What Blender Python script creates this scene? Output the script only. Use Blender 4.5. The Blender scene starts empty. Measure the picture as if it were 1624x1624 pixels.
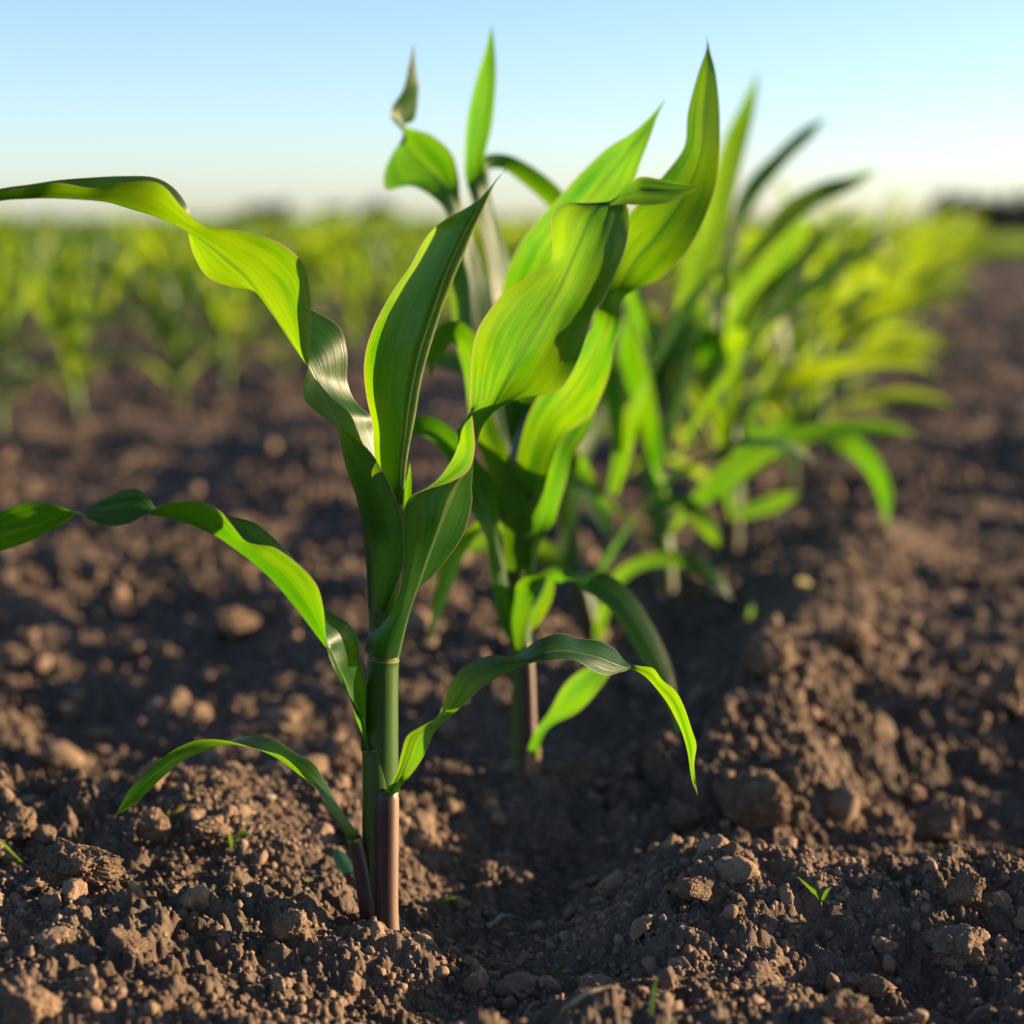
import bpy, math, random
import numpy as np
from mathutils import Vector

R = math.radians
scene = bpy.context.scene
COL = scene.collection

# ------------------------------------------------------------------ camera
F = 3000.0            # focal length in photo pixels (photo 1624 px wide)
HALF = 812.0
PITCH = math.atan(467 / F)
CAMH = 0.385
CP, SP = math.cos(PITCH), math.sin(PITCH)

def pt(px, py, Y):
    """the place at distance Y ahead that the photo shows at pixel px, py"""
    dx, dy = (px - HALF) / F, -(py - HALF) / F
    d = (dx, CP + dy * SP, -SP + dy * CP)
    k = Y / d[1]
    return np.array((d[0] * k, Y, CAMH + d[2] * k))

def gp(px, py, z=0.0):
    """the place on level ground that the photo shows at pixel px, py"""
    dx, dy = (px - HALF) / F, -(py - HALF) / F
    d = (dx, CP + dy * SP, -SP + dy * CP)
    k = (z - CAMH) / d[2]
    return np.array((d[0] * k, d[1] * k))

cam_d = bpy.data.cameras.new('camera')
cam = bpy.data.objects.new('camera', cam_d); COL.objects.link(cam)
cam.location = (0, 0, CAMH); cam.rotation_euler = (math.pi / 2 - PITCH, 0, 0)
cam_d.sensor_fit = 'HORIZONTAL'; cam_d.sensor_width = 24.0
cam_d.lens = F / (2 * HALF) * 24.0
cam_d.clip_start = 0.01; cam_d.clip_end = 20000
cam_d.dof.use_dof = True
cam_d.dof.focus_distance = 1.015
cam_d.dof.aperture_fstop = 2.6
scene.camera = cam

# ------------------------------------------------------------------ light
SUN_EL, SUN_AZ = 9.8, 79.0        # azimuth from +Y towards +X
sd = np.array((math.sin(R(SUN_AZ)) * math.cos(R(SUN_EL)), math.cos(R(SUN_AZ)) * math.cos(R(SUN_EL)), math.sin(R(SUN_EL))))
sl = bpy.data.lights.new('sun', 'SUN'); sl.energy = 5.0; sl.angle = R(0.53); sl.color = (1.0, 0.75, 0.46)
so = bpy.data.objects.new('sun', sl); COL.objects.link(so)
so.rotation_euler = Vector(sd).to_track_quat('Z', 'Y').to_euler()
w = bpy.data.worlds.new('World'); scene.world = w; w.use_nodes = True
nt = w.node_tree
sky = nt.nodes.new('ShaderNodeTexSky'); sky.sky_type = 'NISHITA'; sky.sun_disc = False
sky.sun_elevation = R(SUN_EL); sky.sun_rotation = R(SUN_AZ)
sky.altitude = 0; sky.air_density = 0.7; sky.dust_density = 0.5; sky.ozone_density = 3.0
bg = nt.nodes['Background']; bg.inputs['Strength'].default_value = 0.079
wb = nt.nodes.new('ShaderNodeMix'); wb.data_type = 'RGBA'; wb.blend_type = 'MULTIPLY'; wb.inputs[0].default_value = 1.0
wb.inputs[7].default_value = (1.25, 1.08, 1.0, 1)          # the camera's white balance for the blue sky
nt.links.new(sky.outputs[0], wb.inputs[6]); nt.links.new(wb.outputs[2], bg.inputs[0])
scene.view_settings.view_transform = 'Standard'; scene.view_settings.look = 'None'
scene.view_settings.gamma = 1; scene.view_settings.exposure = 1.85
scene.render.engine = 'CYCLES'
scene.cycles.use_denoising = True
scene.cycles.max_bounces = 8; scene.cycles.transparent_max_bounces = 8
scene.cycles.caustics_reflective = False; scene.cycles.caustics_refractive = False

# ------------------------------------------------------------------ noise
def h01(ix, iy, seed, iz=0):
    n = (ix.astype(np.int64) * 374761393 + iy.astype(np.int64) * 668265263 + np.asarray(iz).astype(np.int64) * 2147483647 + seed * 974634777) & 0xFFFFFFFF
    n = ((n ^ (n >> 13)) * 1274126177) & 0xFFFFFFFF
    n = ((n ^ (n >> 16)) * 2246822519) & 0xFFFFFFFF
    return ((n ^ (n >> 15)) & 0xFFFFFF) / float(0xFFFFFF)

def vnoise(x, y, s, seed):
    x = x / s; y = y / s
    ix = np.floor(x); iy = np.floor(y); fx = x - ix; fy = y - iy
    fx = fx * fx * (3 - 2 * fx); fy = fy * fy * (3 - 2 * fy)
    a = h01(ix, iy, seed); b = h01(ix + 1, iy, seed); c = h01(ix, iy + 1, seed); d = h01(ix + 1, iy + 1, seed)
    return (a + (b - a) * fx) * (1 - fy) + (c + (d - c) * fx) * fy - 0.5

def vnoise3(p, s, seed):
    q = p / s; i = np.floor(q); f = q - i; f = f * f * (3 - 2 * f)
    out = 0
    for dx in (0, 1):
        for dy in (0, 1):
            for dz in (0, 1):
                wgt = (f[:, 0] if dx else 1 - f[:, 0]) * (f[:, 1] if dy else 1 - f[:, 1]) * (f[:, 2] if dz else 1 - f[:, 2])
                out = out + wgt * h01(i[:, 0] + dx, i[:, 1] + dy, seed, i[:, 2] + dz)
    return out - 0.5

def lumps(x, y, s, seed, keep, pw=.5):
    """a layer of rounded crumbs about s across: height 0..1"""
    gx = x / s; gy = y / s; ix = np.floor(gx); iy = np.floor(gy)
    best = np.zeros_like(x)
    for dx in (-1, 0, 1):
        for dy in (-1, 0, 1):
            cx = ix + dx; cy = iy + dy
            r = 0.35 + 0.5 * h01(cx, cy, seed + 3)
            ex = 0.7 + 0.6 * h01(cx, cy, seed + 5)
            ddx = (gx - cx - h01(cx, cy, seed)); ddy = (gy - cy - h01(cx, cy, seed + 1))
            q = 1 - ((ddx * ex) ** 2 + (ddy / ex) ** 2 + 0.25 * ddx * ddy) / (r * r)
            hgt = np.clip(q, 0, 1) ** pw * r * 1.3
            hgt = np.where(h01(cx, cy, seed + 2) < keep, hgt, 0)
            best = np.maximum(best, hgt)
    return best

# ------------------------------------------------------------------ ground shape
ROWDIR = np.array((848 / F, 1.0)); ROWDIR /= np.linalg.norm(ROWDIR)
P1, P2, P3, P4, P5 = gp(601, 1468), gp(833, 1225), gp(940, 1018), gp(1055, 950), gp(1158, 878)

def ridge_line(x, y, pts, sig, hgt):
    best = np.full_like(x, 1e9)
    P = [gp(*p) for p in pts]
    for a, b in zip(P[:-1], P[1:]):
        ab = b - a; t = np.clip(((x - a[0]) * ab[0] + (y - a[1]) * ab[1]) / (ab @ ab), 0, 1)
        best = np.minimum(best, (x - a[0] - t * ab[0]) ** 2 + (y - a[1] - t * ab[1]) ** 2)
    return hgt * np.exp(-best / (2 * sig * sig))

BUMPS = [  # px, py, radius x, radius y, height
    (110, 1380, .07, .05, .014), (60, 1590, .12, .08, .016), (430, 1330, .06, .05, .012), (260, 1450, .07, .05, .006),
    (600, 1506, .034, .022, .018), (1120, 1440, .05, .05, .004), (1500, 1410, .05, .04, .006), (1290, 1400, .05, .03, .006),
    (150, 1180, .22, .05, -.022), (360, 1160, .10, .04, -.012), (820, 1330, .06, .10, -.018), (1420, 1330, .09, .07, -.022),
    (1350, 1530, .10, .03, -.012), (700, 1570, .08, .03, -.010), (1560, 1200, .10, .10, -.02), (1260, 1060, .05, .06, .012),
    (880, 1560, .10, .03, .006), (470, 1100, .08, .08, .012), (180, 950, .2, .15, .012), (1480, 980, .15, .15, .012),
    (1350, 800, .2, .25, -.02), (400, 1010, .12, .10, .014), (60, 1060, .12, .1, -.014), (240, 1085, .1, .05, -.012),
]

def g_low(x, y):
    z = ridge_line(x, y, [(960, 1640), (1100, 1430), (1190, 1270), (1230, 1110), (1330, 960), (1440, 790)], .045, .024)
    z += ridge_line(x, y, [(760, 1600), (860, 1390), (930, 1240), (1010, 1090), (1100, 980)], .05, -.016)
    z += ridge_line(x, y, [(-60, 1350), (150, 1335), (330, 1330), (470, 1270)], .035, .014)
    for px, py, rx, ry, hh in BUMPS:
        c = gp(px, py); z += hh * np.exp(-((x - c[0]) / rx) ** 2 / 2 - ((y - c[1]) / ry) ** 2 / 2)
    z += 0.030 * vnoise(x, y, .34, 11) + 0.027 * vnoise(x, y, .13, 12) + 0.016 * vnoise(x, y, .07, 13)
    # crop rows on the left and lanes far away undulate along the row direction
    s = (x - P1[0]) * ROWDIR[1] - (y - P1[1]) * ROWDIR[0]
    z += 0.014 * np.cos(s / 0.7 * 2 * math.pi) * np.clip((np.abs(s) - .3) * 3, 0, 1)
    return z

LOW0 = [(p, float(g_low(np.array([p[0]]), np.array([p[1]]))[0])) for p in (P1, P2, P3, P4, P5)]

def g_mid(x, y):
    z = g_low(x, y)
    for p, l in LOW0:
        z -= l * np.exp(-((x - p[0]) ** 2 + (y - p[1]) ** 2) / (2 * .05 ** 2))
    return z

def g_fine(x, y):
    wx = x + 0.0025 * vnoise(x, y, .012, 71) + .02 * vnoise(x, y, .06, 72); wy = y + 0.0025 * vnoise(x, y, .012, 73) + .02 * vnoise(x, y, .06, 74)
    rough = np.clip(0.75 + 1.6 * vnoise(x, y, .16, 21), 0.25, 1.5)
    near = np.exp(-np.minimum((x - P1[0]) ** 2 + (y - P1[1]) ** 2, (x - P2[0]) ** 2 + (y - P2[1]) ** 2) / (2 * .03 ** 2))
    big = (1 - .9 * near) * np.clip((y - .86) / .10, .25, 1)
    z = 0.008 * vnoise(wx, wy, .05, 31)
    z += 0.009 * big * lumps(wx, wy, .055, 41, .30, 1.1) * rough
    z += 0.0085 * big * lumps(wx, wy, .026, 42, .42, .8) * rough
    z += 0.0060 * lumps(wx, wy, .0125, 43, .55, .65) * rough
    z += 0.0038 * lumps(wx, wy, .0068, 44, .75) * np.clip(rough, .6, 1.5)
    z += 0.0025 * lumps(x, y, .0036, 45, .85) * np.clip(rough, .7, 1.5)
    z += 0.0017 * vnoise(x, y, .0022, 34)
    z += 0.005 * vnoise(wx, wy, .016, 33)
    return z - 0.008

def hit(px, py):
    """the place on the uneven soil that the photo shows at pixel px, py"""
    Ys = np.concatenate([np.arange(.75, 2.0, .002), np.arange(2.0, 8.0, .01)])
    p0 = pt(px, py, 1.0); xs = p0[0] * Ys; zs = CAMH + (p0[2] - CAMH) * Ys
    k = int(np.argmax(zs <= g_mid(xs, Ys)))
    return np.array((xs[k], Ys[k])) if zs[k] <= g_mid(xs[k:k + 1], Ys[k:k + 1])[0] else gp(px, py)

def ground_z(x, y):
    x = np.atleast_1d(np.asarray(x, float)); y = np.atleast_1d(np.asarray(y, float))
    return g_mid(x, y) + g_fine(x, y)

# ------------------------------------------------------------------ mesh helpers
def link_obj(name, me, mat=None, parent=None):
    o = bpy.data.objects.new(name, me); COL.objects.link(o)
    if mat is not None and not me.materials: me.materials.append(mat)
    if parent is not None:
        o.parent = parent
    return o

def mesh_np(name, V, Fq, uv=None, smooth=True):
    """verts (n,3), faces (m,k) -> mesh; uv is per vertex"""
    me = bpy.data.meshes.new(name)
    V = np.asarray(V, np.float32); Fq = np.asarray(Fq, np.int32)
    me.vertices.add(len(V)); me.vertices.foreach_set('co', V.ravel())
    m, k = Fq.shape
    me.loops.add(m * k); me.loops.foreach_set('vertex_index', Fq.ravel())
    me.polygons.add(m); me.polygons.foreach_set('loop_start', np.arange(0, m * k, k, dtype=np.int32))
    me.polygons.foreach_set('loop_total', np.full(m, k, np.int32))
    if smooth: me.polygons.foreach_set('use_smooth', np.ones(m, bool))
    if uv is not None:
        l = me.uv_layers.new(name='UVMap'); l.data.foreach_set('uv', np.asarray(uv, np.float32)[Fq.ravel()].ravel())
    me.update(calc_edges=True)
    return me

def grid_faces(nr, nc):
    i = np.arange(nr - 1)[:, None] * nc + np.arange(nc - 1)[None, :]
    return np.stack([i, i + 1, i + nc + 1, i + nc], -1).reshape(-1, 4)

def tag(o, label=None, cat=None, group=None, kind=None):
    if label: o['label'] = label
    if cat: o['category'] = cat
    if group: o['group'] = group
    if kind: o['kind'] = kind
    return o

def empty(name, loc, label, cat, group=None):
    o = bpy.data.objects.new(name, None); COL.objects.link(o); o.location = loc; o.empty_display_size = .02
    return tag(o, label, cat, group)

def cr(P, n):
    """Catmull-Rom through the rows of P (m, ...), n steps per span"""
    P = np.asarray(P, float); m = len(P)
    Q = np.concatenate([2 * P[:1] - P[1:2], P, 2 * P[-1:] - P[-2:-1]])
    out = []
    for i in range(m - 1):
        p0, p1, p2, p3 = Q[i], Q[i + 1], Q[i + 2], Q[i + 3]
        for k in range(n):
            t = k / n
            out.append(0.5 * (2 * p1 + (p2 - p0) * t + (2 * p0 - 5 * p1 + 4 * p2 - p3) * t * t + (3 * p1 - p0 - 3 * p2 + p3) * t ** 3))
    out.append(P[-1])
    return np.array(out)

# ------------------------------------------------------------------ materials
def new_mat(name):
    m = bpy.data.materials.new(name); m.use_nodes = True
    t = m.node_tree; t.nodes.clear()
    return m, t

class N:
    """tiny helper for building node graphs"""
    def __init__(s, t): s.t = t
    def n(s, typ, **kw):
        x = s.t.nodes.new(typ)
        for k, v in kw.items():
            if k.startswith('i_'): s.set(x, k[2:], v)
            else: setattr(x, k, v)
        return x
    def set(s, x, k, v):
        sock = x.inputs[int(k)] if k.isdigit() else x.inputs[k.replace('_', ' ')]
        if isinstance(v, bpy.types.NodeSocket): s.t.links.new(v, sock)
        else: sock.default_value = v
    def math(s, op, a, b=0.0, c=None, clamp=False):
        x = s.n('ShaderNodeMath', operation=op, use_clamp=clamp); s.set(x, '0', a); s.set(x, '1', b)
        if c is not None: s.set(x, '2', c)
        return x.outputs[0]
    def mix(s, f, a, b):
        x = s.n('ShaderNodeMix', data_type='RGBA'); s.set(x, '0', f); s.set(x, '6', a); s.set(x, '7', b); return x.outputs[2]
    def ramp(s, v, lo, hi):
        x = s.n('ShaderNodeMapRange', interpolation_type='SMOOTHSTEP'); s.set(x, '0', v); s.set(x, '1', lo); s.set(x, '2', hi); return x.outputs[0]
    def noise(s, vec, scale, detail=3, rough=.55):
        x = s.n('ShaderNodeTexNoise'); s.set(x, 'Vector', vec); s.set(x, 'Scale', scale); s.set(x, 'Detail', detail); s.set(x, 'Roughness', rough); return x.outputs[0]

def c4(r, g, b): return (r, g, b, 1.0)

def soil_material(name='soil', dry=1.0):
    m, t = new_mat(name); g = N(t)
    co = g.n('ShaderNodeNewGeometry').outputs['Position']
    a = g.noise(co, 14, 4); b = g.noise(co, 90, 4, .65); c = g.noise(co, 700, 3, .7)
    col = g.mix(g.ramp(a, .35, .65), c4(.074, .050, .035), c4(.125, .086, .060))
    col = g.mix(g.math('MULTIPLY', g.ramp(b, .40, .68), .65), col, c4(.165, .116, .080))
    col = g.mix(g.math('MULTIPLY', g.ramp(c, .52, .36), .55), col, c4(.036, .024, .019))
    if dry != 1.0: col = g.mix(1.0, col, c4(dry, dry * .96, dry * .90)); col.node.blend_type = 'MULTIPLY'
    bmp = g.n('ShaderNodeBump', i_Strength=.9, i_Distance=.0012)
    g.set(bmp, 'Height', g.math('ADD', g.noise(co, 520, 4, .7), g.math('MULTIPLY', g.noise(co, 1500, 2, .6), .5)))
    p = g.n('ShaderNodeBsdfPrincipled', i_Roughness=.92, i_Base_Color=col, i_Normal=bmp.outputs[0])
    p.inputs['Specular IOR Level'].default_value = .15
    o = g.n('ShaderNodeOutputMaterial', i_Surface=p.outputs[0])
    return m

def leaf_material(name, tint=0.0, yel_col=(.29, .43, .001, 1)):
    m, t = new_mat(name); g = N(t)
    uv = g.n('ShaderNodeUVMap').outputs[0]
    sep = g.n('ShaderNodeSeparateXYZ', i_0=uv)
    u, v = sep.outputs[0], sep.outputs[1]
    rnd = g.n('ShaderNodeObjectInfo').outputs['Random']
    du = g.math('ABSOLUTE', g.math('SUBTRACT', u, .5))
    sv = g.n('ShaderNodeCombineXYZ'); g.set(sv, '0', g.math('MULTIPLY', u, 60.0)); g.set(sv, '1', g.math('MULTIPLY', v, 1.3)); g.set(sv, '2', g.math('MULTIPLY', rnd, 30))
    st = g.noise(sv.outputs[0], 1.0, 3, .6)
    sv2 = g.n('ShaderNodeCombineXYZ'); g.set(sv2, '0', g.math('MULTIPLY', u, 210.0)); g.set(sv2, '1', g.math('MULTIPLY', v, 2.0))
    st2 = g.noise(sv2.outputs[0], 1.0, 2, .5)
    bl = g.n('ShaderNodeCombineXYZ'); g.set(bl, '0', g.math('MULTIPLY', u, 4.0)); g.set(bl, '1', g.math('MULTIPLY', v, 5.0)); g.set(bl, '2', g.math('MULTIPLY', rnd, 30))
    blot = g.noise(bl.outputs[0], 1.0, 3, .6)
    stripe = g.ramp(g.math('ADD', g.math('ADD', g.math('MULTIPLY', st, .35), g.math('MULTIPLY', st2, .35)), g.math('MULTIPLY', blot, .3)), .40, .61)
    rib = g.ramp(du, .034, .018); edge = g.ramp(du, .484, .495)
    yel = g.ramp(g.math('ADD', blot, g.math('MULTIPLY', rnd, .25 + tint)), .42 - tint, .85 - tint)
    dif = g.mix(stripe, c4(.009, .040, .006), c4(.018, .064, .009))
    dif = g.mix(g.math('MULTIPLY', rib, .7), dif, c4(.10, .16, .04))
    sk = g.n('ShaderNodeCombineXYZ'); g.set(sk, '0', g.math('MULTIPLY', u, 30.0)); g.set(sk, '1', g.math('MULTIPLY', v, 260.0)); g.set(sk, '2', g.math('MULTIPLY', rnd, 9))
    speck = g.math('MULTIPLY', g.ramp(g.noise(sk.outputs[0], 1.0, 2, .5), .72, .78), .5)
    dif = g.mix(speck, dif, c4(.16, .15, .08))
    dif = g.mix(edge, dif, c4(.22, .17, .08))
    tr = g.mix(stripe, c4(.046, .23, .0005), c4(.140, .39, .0009))
    tr = g.mix(g.math('MULTIPLY', yel, .6), tr, yel_col)
    tr = g.mix(g.math('MULTIPLY', rib, .55), tr, c4(.06, .15, .006))
    tr = g.mix(edge, tr, c4(.34, .24, .08))
    bmp = g.n('ShaderNodeBump', i_Strength=.35, i_Distance=.0006)
    g.set(bmp, 'Height', g.math('ADD', g.math('ADD', st, g.math('MULTIPLY', st2, .5)), g.math('MULTIPLY', rib, -1.2)))
    geo = g.n('ShaderNodeNewGeometry')
    rough = g.math('ADD', g.math('MULTIPLY', stripe, .08), .31)
    p = g.n('ShaderNodeBsdfPrincipled', i_Base_Color=dif, i_Roughness=rough, i_Normal=bmp.outputs[0])
    p.inputs['Specular IOR Level'].default_value = .36
    tl = g.n('ShaderNodeBsdfTranslucent', i_Color=tr, i_Normal=bmp.outputs[0])
    mx = g.n('ShaderNodeMixShader', i_0=.48, i_1=p.outputs[0], i_2=tl.outputs[0])
    g.n('ShaderNodeOutputMaterial', i_Surface=mx.outputs[0])
    return m

def stalk_material(name, purple_top, gain=1.0, margin=0.0):
    """green stalk, purple towards its base; v runs from 0 at the soil to 1 at the collar"""
    m, t = new_mat(name); g = N(t)
    uv = g.n('ShaderNodeUVMap').outputs[0]; sep = g.n('ShaderNodeSeparateXYZ', i_0=uv); u, v = sep.outputs[0], sep.outputs[1]
    sv = g.n('ShaderNodeCombineXYZ'); g.set(sv, '0', g.math('MULTIPLY', u, 230.0)); g.set(sv, '1', g.math('MULTIPLY', v, 2.0))
    st = g.noise(sv.outputs[0], 1.0, 3, .6)
    pm = g.ramp(g.math('ADD', v, g.math('MULTIPLY', g.math('SUBTRACT', st, .5), 1.5)), purple_top + .25, purple_top - .25)
    grn = g.mix(g.ramp(st, .35, .65), c4(.014, .048, .003), c4(.034, .084, .007))
    prp = g.mix(g.ramp(st, .35, .65), c4(.011, .004, .005), c4(.060, .028, .026))
    if margin:                                     # paler pigment up the sunward side paints in the lit strip
        lit_band = g.math('MULTIPLY', g.ramp(g.math('ADD', g.math('ABSOLUTE', g.math('SUBTRACT', u, .50)), g.math('MULTIPLY', g.math('SUBTRACT', st, .5), .10)), .19, .10), margin)
        prp = g.mix(lit_band, prp, g.mix(g.ramp(st, .35, .65), c4(.13, .080, .058), c4(.24, .165, .115)))
    col = g.mix(pm, grn, prp)
    col = g.mix(g.math('MULTIPLY', g.ramp(v, .955, .985), .8), col, c4(.20, .24, .05))
    if gain != 1.0: col = g.mix(1.0, col, c4(gain, gain, gain)); col.node.blend_type = 'MULTIPLY'
    pos = g.n('ShaderNodeNewGeometry').outputs['Position']
    dirt = g.math('MULTIPLY', g.ramp(v, .16, .03), g.ramp(g.noise(pos, 260, 3, .6), .45, .60))
    col = g.mix(dirt, col, c4(.15, .105, .075))
    bmp = g.n('ShaderNodeBump', i_Strength=.12, i_Distance=.0003, i_Height=st)
    p = g.n('ShaderNodeBsdfPrincipled', i_Base_Color=col, i_Roughness=.46, i_Normal=bmp.outputs[0])
    p.inputs['Specular IOR Level'].default_value = .35
    p.inputs['Subsurface Weight'].default_value = .08
    p.inputs['Subsurface Radius'].default_value = (.5, 1.0, .1)
    p.inputs['Subsurface Scale'].default_value = .004
    g.n('ShaderNodeOutputMaterial', i_Surface=p.outputs[0])
    return m

def plain_material(name, a, b, scale=60, rough=.7, transl=None):
    m, t = new_mat(name); g = N(t)
    co = g.n('ShaderNodeTexCoord').outputs['Object']
    col = g.mix(g.ramp(g.noise(co, scale, 4, .6), .35, .65), c4(*a), c4(*b))
    p = g.n('ShaderNodeBsdfPrincipled', i_Base_Color=col, i_Roughness=rough)
    sh = p.outputs[0]
    if transl:
        tl = g.n('ShaderNodeBsdfTranslucent', i_Color=c4(*transl)); sh = g.n('ShaderNodeMixShader', i_0=.4, i_1=sh, i_2=tl.outputs[0]).outputs[0]
    g.n('ShaderNodeOutputMaterial', i_Surface=sh)
    return m

SOIL = soil_material()
DRY_LIT_SOIL = soil_material('dry_lit_soil', 1.95)  # dry crumbs paler than the bed: sunlit contrast put into their colour
CLOD_SOIL = soil_material('clod_soil', 1.55)
LEAF = leaf_material('corn_leaf')
LEAF_FIELD = leaf_material('field_corn_leaf', .16, (.44, .52, .002, 1))
STALK = stalk_material('corn_stalk', -.4)
STALK_P = stalk_material('purple_based_stalk', .22)
SHEATH_P = stalk_material('purple_sheath', 1.25, 1.0, .9)  # margin weighs the sunlit strip painted up its right side
SHEATH_M = stalk_material('half_purple_sheath', .30)
FIELD_STALK = stalk_material('field_stalk', .20, 2.6)
RIB = plain_material('pale_midrib', (.12, .17, .035), (.17, .22, .06), 150, .45, (.2, .33, .03))
STRAW = plain_material('dry_straw', (.22, .15, .08), (.33, .24, .14), 300)
TWIG = plain_material('grey_twig', (.11, .085, .065), (.20, .16, .13), 400)
YELLEAF = plain_material('yellowed_leaf', (.20, .15, .015), (.30, .24, .03), 200, .6, (.3, .2, .01))
SEEDLEAF = plain_material('weed_leaf', (.035, .085, .012), (.06, .12, .015), 200, .5, (.16, .32, .01))
TEAL = plain_material('bluish_leaf', (.03, .10, .06), (.05, .14, .08), 200, .4, (.1, .35, .12))
BARK = plain_material('bark', (.05, .04, .03), (.09, .07, .05), 3)
CROWN = plain_material('tree_foliage', (.010, .018, .007), (.022, .036, .012), .5, .7, (.02, .04, .005))
PALE_SHEATH = plain_material('pale_sheath', (.20, .14, .06), (.30, .22, .10), 90, .5, (.3, .2, .05))
PEBBLE = plain_material('pale_chaff', (.24, .18, .12), (.34, .26, .18), 300)

# ------------------------------------------------------------------ ground sheet
def build_ground():
    ys = [-2.0, -1.0, -.5, 0, .25, .4, .55]
    y = .55
    while y < .84: y += .004; ys.append(y)
    while y < 1.30: y += .00105; ys.append(y)
    st = .00105
    while y < 9: st *= 1.010; st = min(st, .0075 * y); y += st; ys.append(y)
    while y < 9000: st *= 1.12; y += st; ys.append(y)
    ys = np.array(ys)
    nin, nout = 1080, 46
    inner = np.linspace(-1, 1, nin)
    ex = np.linspace(0, 1, nout + 1)[1:]
    rows = []
    for y in ys:
        hw = .10 + .315 * max(y, .75)
        ow = (2.2 + 1.2 * max(y, 0)) * ex ** 2.2
        base = 2 * hw / nin
        ow = np.cumsum(np.maximum(np.diff(np.concatenate([[0], ow])), base * 1.2))
        rows.append(np.concatenate([(-hw - ow)[::-1], inner * hw, hw + ow]))
    X = np.array(rows); Y = np.repeat(ys[:, None], X.shape[1], 1)
    # jitter hides the regular lattice
    x, y = X.ravel(), Y.ravel()
    z = np.empty_like(x)
    far = y > 60
    nearm = ~far
    z[nearm] = g_mid(x[nearm], y[nearm]) + g_fine(x[nearm], y[nearm])
    z[far] = -.01
    k = np.clip((y - 25) / 35, 0, 1); z = z * (1 - k) - .01 * k
    me = mesh_np('ground', np.stack([x, y, z], 1), grid_faces(*X.shape))
    o = link_obj('ground', me, SOIL); tag(o, kind='structure'); o['label'] = 'brown tilled soil of the field'
build_ground()

# ------------------------------------------------------------------ clods and crumbs
def ico(sub):
    import bmesh
    bm = bmesh.new(); bmesh.ops.create_icosphere(bm, subdivisions=sub, radius=1)
    V = np.array([v.co[:] for v in bm.verts]); Fc = np.array([[v.index for v in f.verts] for f in bm.faces]); bm.free()
    return V, Fc

def lump_shape(V, seed, amp=.35, fine=.10, flats=8, grain=1.0):
    rng = np.random.RandomState(seed)
    d = 1 + amp * (vnoise3(V + rng.rand(3) * 50, .9, seed) * 1.4 + vnoise3(V + rng.rand(3) * 50, .42, seed + 1) * .8)
    d += fine * (vnoise3(V + 31, .16, seed + 2) + .7 * vnoise3(V + 57, .07, seed + 3))
    # a few broken flat faces
    Q = V * d[:, None]
    for k in range(flats):
        n = rng.randn(3); n /= np.linalg.norm(n); lim = .50 + .30 * rng.rand()
        e = Q @ n; over = np.clip(e - lim, 0, None); Q = Q - n[None] * (over * .8)[:, None]
    if fine:
        g_ = np.zeros(len(V))
        for sc, a in ((.34, .10), (.17, .085), (.085, .06), (.045, .04)):      # clustered grains
            if len(V) > 9 / sc: g_ += a * (.26 - np.abs(vnoise3(V + rng.rand(3) * 40, sc, seed + int(sc * 999)))) * 2.4
        Q = Q * (1 + grain * g_)[:, None]
    return Q

def scatter_crumbs():
    rng = np.random.RandomState(5)
    T1 = [lump_shape(ico(1)[0], 100 + k, .45, 0) for k in range(8)]; F1 = ico(1)[1]
    T15 = [lump_shape(ico(2)[0], 150 + k, .45, .10) for k in range(8)]; F15 = ico(2)[1]
    T2 = [lump_shape(ico(4)[0], 200 + k, .50, .16, 4) for k in range(8)]; F2 = ico(4)[1]
    Vs, Fs, off = [], [], 0
    def put(n, y0, y1, rmin, rmax, T, Fc, power):
        nonlocal off
        y = np.exp(rng.uniform(math.log(y0), math.log(y1), n)); x = rng.uniform(-1, 1, n) * (.33 * y + .08)
        r = rmin * (rmax / rmin) ** (rng.rand(n) ** power)
        d = np.minimum((x - P1[0]) ** 2 + (y - P1[1]) ** 2, (x - P2[0]) ** 2 + (y - P2[1]) ** 2)
        # crumbs lie in drifts
        keep = (vnoise(x, y, .09, 61) + .5 > rng.rand(n) * .9) & (d > .011 ** 2)
        x, y, r = x[keep], y[keep], r[keep]
        z = ground_z(x, y)
        for i in range(len(x)):
            t = T[rng.randint(len(T))]
            q = rng.randn(4); q /= np.linalg.norm(q); a, b, c, dd = q
            M = np.array([[1 - 2 * (c * c + dd * dd), 2 * (b * c - dd * a), 2 * (b * dd + c * a)], [2 * (b * c + dd * a), 1 - 2 * (b * b + dd * dd), 2 * (c * dd - b * a)], [2 * (b * dd - c * a), 2 * (c * dd + b * a), 1 - 2 * (b * b + c * c)]])
            s = r[i] * np.array((1, rng.uniform(.7, 1.2), rng.uniform(.6, .95)))
            v = (t * s) @ M.T; v = v + (x[i], y[i], z[i] + r[i] * rng.uniform(-.25, .45))
            Vs.append(v); Fs.append(Fc + off); off += len(v)
    put(34000, .84, 1.7, .0009, .0028, T1, F1, 1.3)
    T3 = [lump_shape(ico(4)[0], 260 + k, .48, .22, 4) for k in range(8)]; F3 = ico(4)[1]
    put(3200, .84, 2.2, .0026, .0058, T15, F15, 2.2)
    put(380, .84, 2.0, .0045, .0085, T2, F2, 1.8)
    put(800, 1.2, 5.0, .0060, .018, T15, F15, 2.2)
    put(90, .84, 1.5, .007, .012, T3, F3, 1.5)
    o = link_obj('soil_crumbs', mesh_np('soil_crumbs', np.concatenate(Vs), np.concatenate(Fs)), DRY_LIT_SOIL)
    tag(o, 'loose brown crumbs of dry soil strewn over the field', 'soil crumbs', kind='stuff')
scatter_crumbs()

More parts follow.
